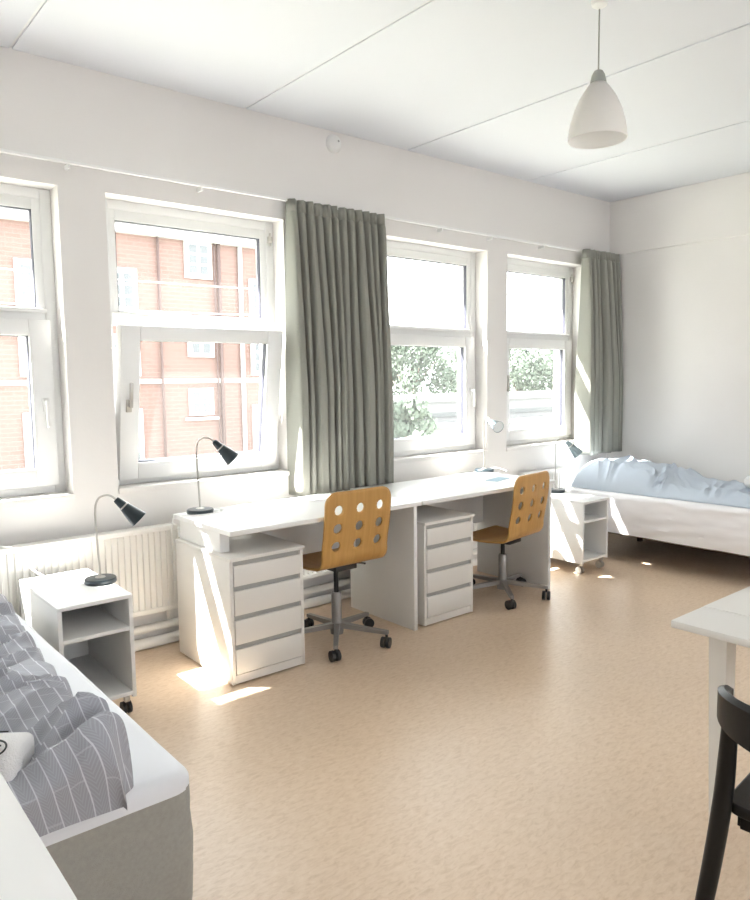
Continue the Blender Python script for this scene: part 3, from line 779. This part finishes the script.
duv2 = duvet('duvet', 'rumpled pale blue duvet on the far bed', lambda y: 2 * 5.70 - 5.28 - 0.02 if False else lerp_tab(E2, y), lambda y: 6.10,
      lambda u: 1.72, 3.715, 0.556, 0.100, 'blueduvet',
      lambda x, y: 0.62 + 1.22 / (1 + math.exp(-(y - 2.98) / 0.085)) * (1.0 - 0.25 * max(0, (x - 5.75) / 0.35)) + 0.12 * noise.noise(Vector((x * 2, y * 2, 5))), 8.7, 'duvets', 0.8, 0.17, 0.08)

# rolled towels
def top_at(o, x, y, r):
    return max(v.co.z for v in o.data.vertices if abs(v.co.x - x) < r and abs(v.co.y - y) < r)

def towel(loc, rz, L, R, label, badge, sq=1.0):
    t = thing('towel', label, 'towel', loc, rz, 'white towels on the beds')
    bm = bmesh.new(); N1, N2 = 40, 36; rows = []
    for i in range(N1 + 1):
        f = i / N1; x = (f - 0.5) * L; e = min(1, min(f, 1 - f) / 0.09); rr = R * (0.72 + 0.28 * math.sqrt(max(0, 1 - (1 - e) ** 2)))
        row = []
        for k in range(N2):
            a = 2 * PI * k / N2
            r = rr * (1 + 0.05 * noise.noise(Vector((x * 12, math.cos(a) * 1.5, math.sin(a) * 1.5))) + 0.025 * noise.noise(Vector((x * 40, math.cos(a) * 5, math.sin(a) * 5))))
            ca, sa = math.cos(a), math.sin(a)
            row.append(bm.verts.new((x, r * math.copysign(abs(ca) ** sq, ca) * 1.12, R * 0.86 + 0.86 * r * math.copysign(abs(sa) ** sq, sa))))
        rows.append(row)
    for a, b in zip(rows, rows[1:]):
        for k in range(N2): bm.faces.new([a[k], a[(k + 1) % N2], b[(k + 1) % N2], b[k]])
    bm.faces.new(rows[0][::-1]); bm.faces.new(rows[-1])
    ob('towel_roll', bm, 'towel', t, 'auto')
    # rolled-edge spiral at the end
    if not badge:
      bm = bmesh.new(); pts = [(L / 2 + 0.001, math.cos(a) * (0.006 + R * 0.75 * a / (5 * PI)), R * 0.86 + math.sin(a) * (0.006 + R * 0.62 * a / (5 * PI))) for a in [k * 0.3 for k in range(50)]]
      tube(bm, pts, 0.003, 6); ob('rolled_edge', bm, 'towel', t, True)
    if badge:
        ang = math.radians(122)
        def on(px, s, lift):   # point on the roll surface: along x, s metres round
            a = ang + s / R
            ca, sa = math.cos(a), math.sin(a); return (px, (R + lift) * math.copysign(abs(ca) ** sq, ca) * 1.12, R * 0.86 + 0.86 * (R + lift) * math.copysign(abs(sa) ** sq, sa))
        bm = bmesh.new(); tube(bm, [on(0.060 + 0.030 * math.cos(2 * PI * k / 32), 0.021 * math.sin(2 * PI * k / 32), 0.009) for k in range(33)], 0.0022, 6)
        e = ob('emblem_ring', bm, 'black', t, True); e['label'] = 'black oval emblem outline'
        bm = bmesh.new(); tube(bm, sp([on(0.044, 0.008, 0.009), on(0.054, 0.001, 0.009), on(0.060, 0.004, 0.009), on(0.066, -0.004, 0.009), on(0.077, -0.007, 0.009)], 6), 0.002, 6)
        ob('emblem_mark', bm, 'black', t, True)
        bm = bmesh.new(); tube(bm, [on(0.01 + 0.05 * f, -0.052, 0.004) for f in (0, .25, .5, .75, 1)], 0.0016, 6); ob('label_edge', bm, 'black', t, True)
    return t
towel((0.305, 1.795, top_at(duv1, 0.31, 1.81, 0.06) - 0.012), math.radians(-38), 0.22, 0.058, 'folded white towel with oval emblem on the striped duvet', True, 0.74)
towel((5.66, 2.30, top_at(duv2, 5.66, 2.30, 0.05)), math.radians(80), 0.24, 0.055, 'rolled white towel on the pale blue duvet', False)

# ------------------------------------------------------------------ near furniture
t = thing('side_table', 'plain white table across the lower left corner', 'table', (-0.15, 0.98, 0))
ob('table_top', B((-0.45, 0.446, -0.55, 0.615, 0.722, 0.75), bev=0.002), 'white', t, 'auto')
for sx in (-0.42, 0.416 - 0.05):
    for sy in (-0.52, 0.53): ob('leg', B((sx, sx + 0.05, sy, sy + 0.05, 0, 0.722), bev=0.002), 'white', t, 'auto')

TZ = 0.74
t = thing('dining_table', 'white table with tapered leg at the right edge', 'table', (2.12, 1.12, 0))
bm = bmesh.new(); bm2 = bmesh.new()
box(bm, 0.0, 0.213, -0.80, 0.0, TZ - 0.024, TZ, 0.004); ob('leaf', bm, 'white2', t, 'auto')
ob('table_top', B((0.215, 1.45, -0.80, 0.0, TZ - 0.024, TZ), bev=0.002), 'white2', t, 'auto')
def taper_leg(x, y, sx, sy):
    bm = bmesh.new(); T = [(0, 0), (0.070 * sx, 0), (0.070 * sx, 0.058 * sy), (0, 0.058 * sy)]; Bm = [(0.028 * sx, 0.0), (0.07 * sx, 0), (0.07 * sx, 0.05 * sy), (0.028 * sx, 0.05 * sy)]
    a = [bm.verts.new((x + p[0], y + p[1], 0)) for p in Bm]; b = [bm.verts.new((x + p[0], y + p[1], TZ - 0.024)) for p in T]
    for k in range(4): bm.faces.new([a[k], a[(k + 1) % 4], b[(k + 1) % 4], b[k]])
    bm.faces.new(a[::-1]); bm.faces.new(b); ob('leg', bm, 'white2', t, 'auto')
taper_leg(0.165, -0.10, 1, 1); taper_leg(1.40, -0.10, -1, 1); taper_leg(0.19, -0.70, 1, -1); taper_leg(1.40, -0.70, -1, -1)
ob('apron', B((0.27, 1.33, -0.09, -0.07, TZ - 0.075, TZ - 0.024), (0.27, 1.33, -0.72, -0.70, TZ - 0.075, TZ - 0.024)), 'white2', t)
ob('leaf_slide', B((0.26, 0.60, -0.14, -0.11, TZ - 0.045, TZ - 0.024)), 'darkwood', t)
ob('bracket', B((0.275, 0.31, -0.135, -0.09, TZ - 0.055, TZ - 0.024), bev=0.003), 'white2', t, 'auto')

# black chair: local x toward the sitter's left, y facing
def black_chair(loc, rz):
    t = thing('wooden_chair', 'black wooden chair with curved backrest at the right edge', 'chair', loc, rz)
    # seat (rounded trapezoid, slightly dished)
    bm = bmesh.new(); w0, w1, d = 0.222, 0.235, 0.43
    def slab(z0, z1, outline):
        a = [bm.verts.new((x, y, z0)) for x, y in outline]; b = [bm.verts.new((x, y, z1)) for x, y in outline]
        bm.faces.new(a[::-1]); bm.faces.new(b)
        for k in range(len(a)): bm.faces.new([a[k], a[(k + 1) % len(a)], b[(k + 1) % len(a)], b[k]])
    cor = [(w0, 0.0, 0.05), (w1, d, 0.05), (-w1, d, 0.05), (-w0, 0.0, 0.05)]
    out = []
    for i, (x, y, r) in enumerate(cor):
        p = Vector(cor[i - 1][:2]); n = Vector(cor[(i + 1) % 4][:2]); c = Vector((x, y)); a = c + (p - c).normalized() * r; b = c + (n - c).normalized() * r
        for k in range(7): f = k / 6; out.append(tuple((1 - f) ** 2 * a + 2 * f * (1 - f) * c + f * f * b))
    slab(0.435, 0.462, out)
    o = ob('seat', bm, 'blackwood', t, 'auto'); bv = o.modifiers.new('bev', 'BEVEL'); bv.width = 0.006; bv.segments = 3; bv.limit_method = 'ANGLE'
    for s in (-1, 1):
        bm = bmesh.new(); P = [(s * 0.272, -0.045, 0.0), (s * 0.243, -0.012, 0.25), (s * 0.222, 0.0, 0.45), (s * 0.212, -0.004, 0.58), (s * 0.203, -0.014, 0.725)]
        P = sp(P, 6); tube(bm, P, 0.02, 12, [0.017 + 0.006 * math.sin(PI * min(1, k / (len(P) - 1) * 0.9 + 0.1)) for k in range(len(P))]); ob('back_leg', bm, 'blackwood', t, 'auto')
        bm = bmesh.new(); tube(bm, [(s * 0.235, 0.41, 0), (s * 0.195, 0.36, 0.44)], 0.02, 12, [0.014, 0.021]); ob('front_leg', bm, 'blackwood', t, 'auto')
    ob('seat_rail', B((-0.19, 0.19, 0.03, 0.055, 0.39, 0.436), (-0.19, 0.19, 0.35, 0.372, 0.39, 0.436), (-0.20, -0.18, 0.04, 0.36, 0.39, 0.436), (0.18, 0.20, 0.04, 0.36, 0.39, 0.436), bev=0.002), 'blackwood', t, 'auto')
    # curved backrest band
    bm = bmesh.new(); rows = []; n = 28
    for i in range(n + 1):
        f = i / n; a = PI * (1.0 + f)   # behind the sitter
        x = 0.218 * math.cos(a); y = -0.002 + 0.155 * math.sin(a) ; 
        hz = 0.026 + 0.030 * math.sin(PI * f) ** 0.7; zc = 0.732 - 0.005 * math.sin(PI * f)
        nx, ny = math.cos(a), math.sin(a)
        row = []
        for (q, wv) in ((-1, 0.0), (-0.8, 1), (0.8, 1), (1, 0.0), (0.8, -1), (-0.8, -1)):
            row.append(bm.verts.new((x + nx * wv * 0.014, y + ny * wv * 0.014, zc + q * hz + (hz if q < 0 else 0) * 0)))
        rows.append(row)
    for r0, r1 in zip(rows, rows[1:]):
        for q in range(6): bm.faces.new([r0[q], r0[(q + 1) % 6], r1[(q + 1) % 6], r1[q]])
    bm.faces.new(rows[0]); bm.faces.new(rows[-1][::-1])
    ob('backrest', bm, 'blackwood', t, 'auto')
    return t
# facing +X-ish: local +Y -> heading; left post (local -x after rotation) sits at (1.70, 0.78)
CH = math.radians(-87)
cx_, cy_ = 1.728, 0.758
offx, offy = -0.212 * math.cos(CH), -0.212 * math.sin(CH)
black_chair((cx_ - offx, cy_ - offy, 0), CH)

# ------------------------------------------------------------------ outside
GZ = -4.0
struct('ground', B((-60, 140, 6.0, 160, GZ - 0.2, GZ)), 'ground', 'pale ground outside the windows', 'ground')
K = 26 / 14
def FX(x): return x * K
def FZ(z): return 1.5 + (z - 1.5) * K
t = thing('brick_building', 'red brick building with white windows across the street', 'building', (FX(2), 26, GZ))
def part(name, boxes, m, par=None, bev=0):
    bm = bmesh.new()
    for b in boxes: box(bm, b[0] - FX(2), b[1] - FX(2), b[2] - 26, b[3] - 26, b[4] - GZ, b[5] - GZ, bev)
    return ob(name, bm, m, par or t)
part('brick_wall', [(FX(-8), FX(9.2), 26, 34, GZ, FZ(4.33))], 'brick')
part('cornice', [(FX(-8.1), FX(9.25), 25.7, 34.1, FZ(4.33), FZ(4.62))], 'stone')
part('roof', [(FX(-8), FX(9.2), 25.9, 34, FZ(4.62), FZ(4.9))], 'grey_line')
part('string_course', [(FX(-8), FX(9.21), 25.92, 26, FZ(1.47), FZ(1.56))], 'stone')
def fwin(x0, x1, z0, z1, rows=2, cols=2, solid=False):
    x0, x1, z0, z1 = FX(x0), FX(x1), FZ(z0), FZ(z1)
    wd = part('window', [(x0, x1, 25.90, 25.99, z0, z1)], 'stone')
    mw = (x1 - x0) * 0.17; mh = (z1 - z0) * 0.13; g = 0.10
    bx = []
    cw = (x1 - x0 - 2 * mw - g * (cols - 1) * 1.6) / cols; chh = (z1 - z0 - 2 * mh - g * (rows - 1)) / rows
    for c in range(cols):
        for r in range(rows):
            a = x0 + mw + c * (cw + g * 1.6); b = z0 + mh + r * (chh + g); bx.append((a, a + cw, 25.87, 25.90, b, b + chh))
    bm = bmesh.new()
    for b in bx: box(bm, b[0] - FX(2), b[1] - FX(2), b[2] - 26, b[3] - 26, b[4] - GZ, b[5] - GZ)
    ob('window_pane', bm, 'dark_pane', wd)
fwin(6.652, 7.251, 3.59, 4.36, 3, 2); fwin(6.66, 7.245, 2.0, 2.62, 2, 2); fwin(6.643, 7.19, 0.80, 1.36, 2, 2)
for xa in (5.05, 8.12, 3.46, 1.7, 0.2):
    fwin(xa, xa + 0.60, 2.84, 3.68, 3, 2); fwin(xa, xa + 0.60, 1.62, 2.42, 3, 2); fwin(xa, xa + 0.60, -0.3, 0.98, 3, 2)
part('window_ledge', [(FX(6.55), FX(7.30), 25.86, 25.99, FZ(0.70), FZ(0.76))], 'stone')
for x, m, r in ((7.90, 'stone', 0.09), (6.085, 'pipe_dark', 0.05), (7.40, 'pipe_dark', 0.07), (7.30, 'pipe_dark', 0.03), (4.4, 'stone', 0.08)):
    bm = bmesh.new(); tube(bm, [(FX(x) - FX(2), -0.12, 0), (FX(x) - FX(2), -0.12, FZ(4.33) - GZ)], r, 8); ob('drainpipe', bm, m, t, True)
for (za, zb, yy) in ((3.93, 3.86, 15.0), (3.23, 3.33, 15.0)):
    bm = bmesh.new(); P = [Vector((-6 + 24 * f, yy, za + (zb - za) * f - 0.5 * math.sin(PI * f) + 0.2)) for f in [k / 16 for k in range(17)]]
    tube(bm, P, 0.014, 6); tag(ob('overhead_wire', bm, 'stone', None, True), 'thin %s wire strung across the street' % ('upper' if za > 3.5 else 'lower'), 'wire', 'overhead wires across the street')

def bld(name, label, boxes, cat='building'):
    t = thing(name, label, cat, (boxes[0][1][0], boxes[0][1][2], GZ)); ox, oy = boxes[0][1][0], boxes[0][1][2]
    for nm, b, m in boxes:
        ob(nm, B((b[0] - ox, b[1] - ox, b[2] - oy, b[3] - oy, b[4] - GZ, b[5] - GZ)), m, t)
    return t
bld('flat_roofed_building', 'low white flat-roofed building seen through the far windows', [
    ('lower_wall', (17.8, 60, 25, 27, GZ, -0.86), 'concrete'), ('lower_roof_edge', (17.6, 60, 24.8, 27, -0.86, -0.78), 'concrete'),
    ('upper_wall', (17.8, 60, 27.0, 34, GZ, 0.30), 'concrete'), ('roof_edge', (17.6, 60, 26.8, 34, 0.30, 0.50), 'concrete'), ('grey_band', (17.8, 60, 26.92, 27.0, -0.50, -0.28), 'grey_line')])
# gabled house
t = thing('gabled_house', 'pale house with terracotta gable roof beyond the white building', 'house', (28.0, 40, GZ))
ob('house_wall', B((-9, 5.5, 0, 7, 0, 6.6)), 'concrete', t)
bm = bmesh.new(); v = [bm.verts.new(p) for p in ((-9.3, -0.3, 6.6), (6.0, -0.3, 6.6), (6.0, 7.3, 6.6), (-9.3, 7.3, 6.6), (-3.0, 3.5, 9.0), (1.5, 3.5, 9.0))]
for f in ((0, 1, 5, 4), (1, 2, 5), (2, 3, 4, 5), (3, 0, 4), (3, 2, 1, 0)): bm.faces.new([v[i] for i in f])
ob('roof', bm, 'terracotta', t)
for x in (-5, -1.5, 2): ob('window', B((x, x + 1.1, -0.05, 0.0, 4.0, 5.4)), 'dark_pane', t)

def tree(x, y, h, r, seed, label):
    rnd = random.Random(seed)
    t = thing('tree', label, 'tree', (x, y, GZ), 0, 'leafy trees beyond the white building')
    bm = bmesh.new(); tube(bm, [(0, 0, 0), (0.1, 0, h * 0.35), (0, 0.1, h * 0.75)], 0.2, 8, [0.26, 0.2, 0.08])
    for k in range(6):
        a = k * 1.05; tube(bm, [(0.05, 0, h * (0.3 + 0.05 * k)), (math.cos(a) * r * 0.6, math.sin(a) * r * 0.6, h * (0.5 + 0.05 * k))], 0.06, 6, [0.09, 0.03])
    ob('trunk', bm, 'bark', t, True)
    bm = bmesh.new(); cl = []
    for k in range(26):
        a = rnd.uniform(0, 2 * PI); q = rnd.uniform(0.1, 0.8) * r; z = rnd.uniform(0.30, 0.93)
        q *= math.sin(PI * min(1, (z - 0.2) / 0.85)) ** 0.6 + 0.1
        cl.append((q * math.cos(a), q * math.sin(a), z * h, rnd.uniform(0.25, 0.42) * r))
    for cx, cy, cz, cr in cl:
        for _ in range(230):
            d = Vector((rnd.gauss(0, 1), rnd.gauss(0, 1), rnd.gauss(0, 1))).normalized() * cr * rnd.uniform(0.75, 1.05)
            p = Vector((cx, cy, cz)) + d; n = (d.normalized() + Vector((rnd.uniform(-.6, .6), rnd.uniform(-.6, .6), rnd.uniform(-.3, .9)))).normalized()
            u = n.orthogonal().normalized(); w_ = n.cross(u); s = rnd.uniform(0.09, 0.19)
            bm.faces.new([bm.verts.new(p + u * s), bm.verts.new(p + w_ * s * 0.6), bm.verts.new(p - u * s), bm.verts.new(p - w_ * s * 0.6)])
    o = ob('foliage', bm, 'leaf', t)
    return t
spots = [(35.6, 38.5, 8.9, 2.6, 'leafy tree beside the gabled house in the third window'), (41.9, 38.5, 8.4, 2.7, 'leafy tree at the right side of the third window'),
         (39.2, 47.5, 10.4, 3.2, 'taller tree showing between the two nearer trees of the third window'),
         (47.6, 38.5, 8.7, 2.7, 'leafy tree at the left side of the farthest window'), (53.3, 38.5, 8.6, 2.7, 'leafy tree at the right side of the farthest window'),
         (50.5, 47.5, 10.6, 3.3, 'taller tree behind the trees of the farthest window')]
for i, (x, y, h, r, lb) in enumerate(spots): tree(x, y, h, r, i, lb)
tree(19.9, 22.3, 4.6, 1.5, 20, 'small leafy tree in front of the white building')
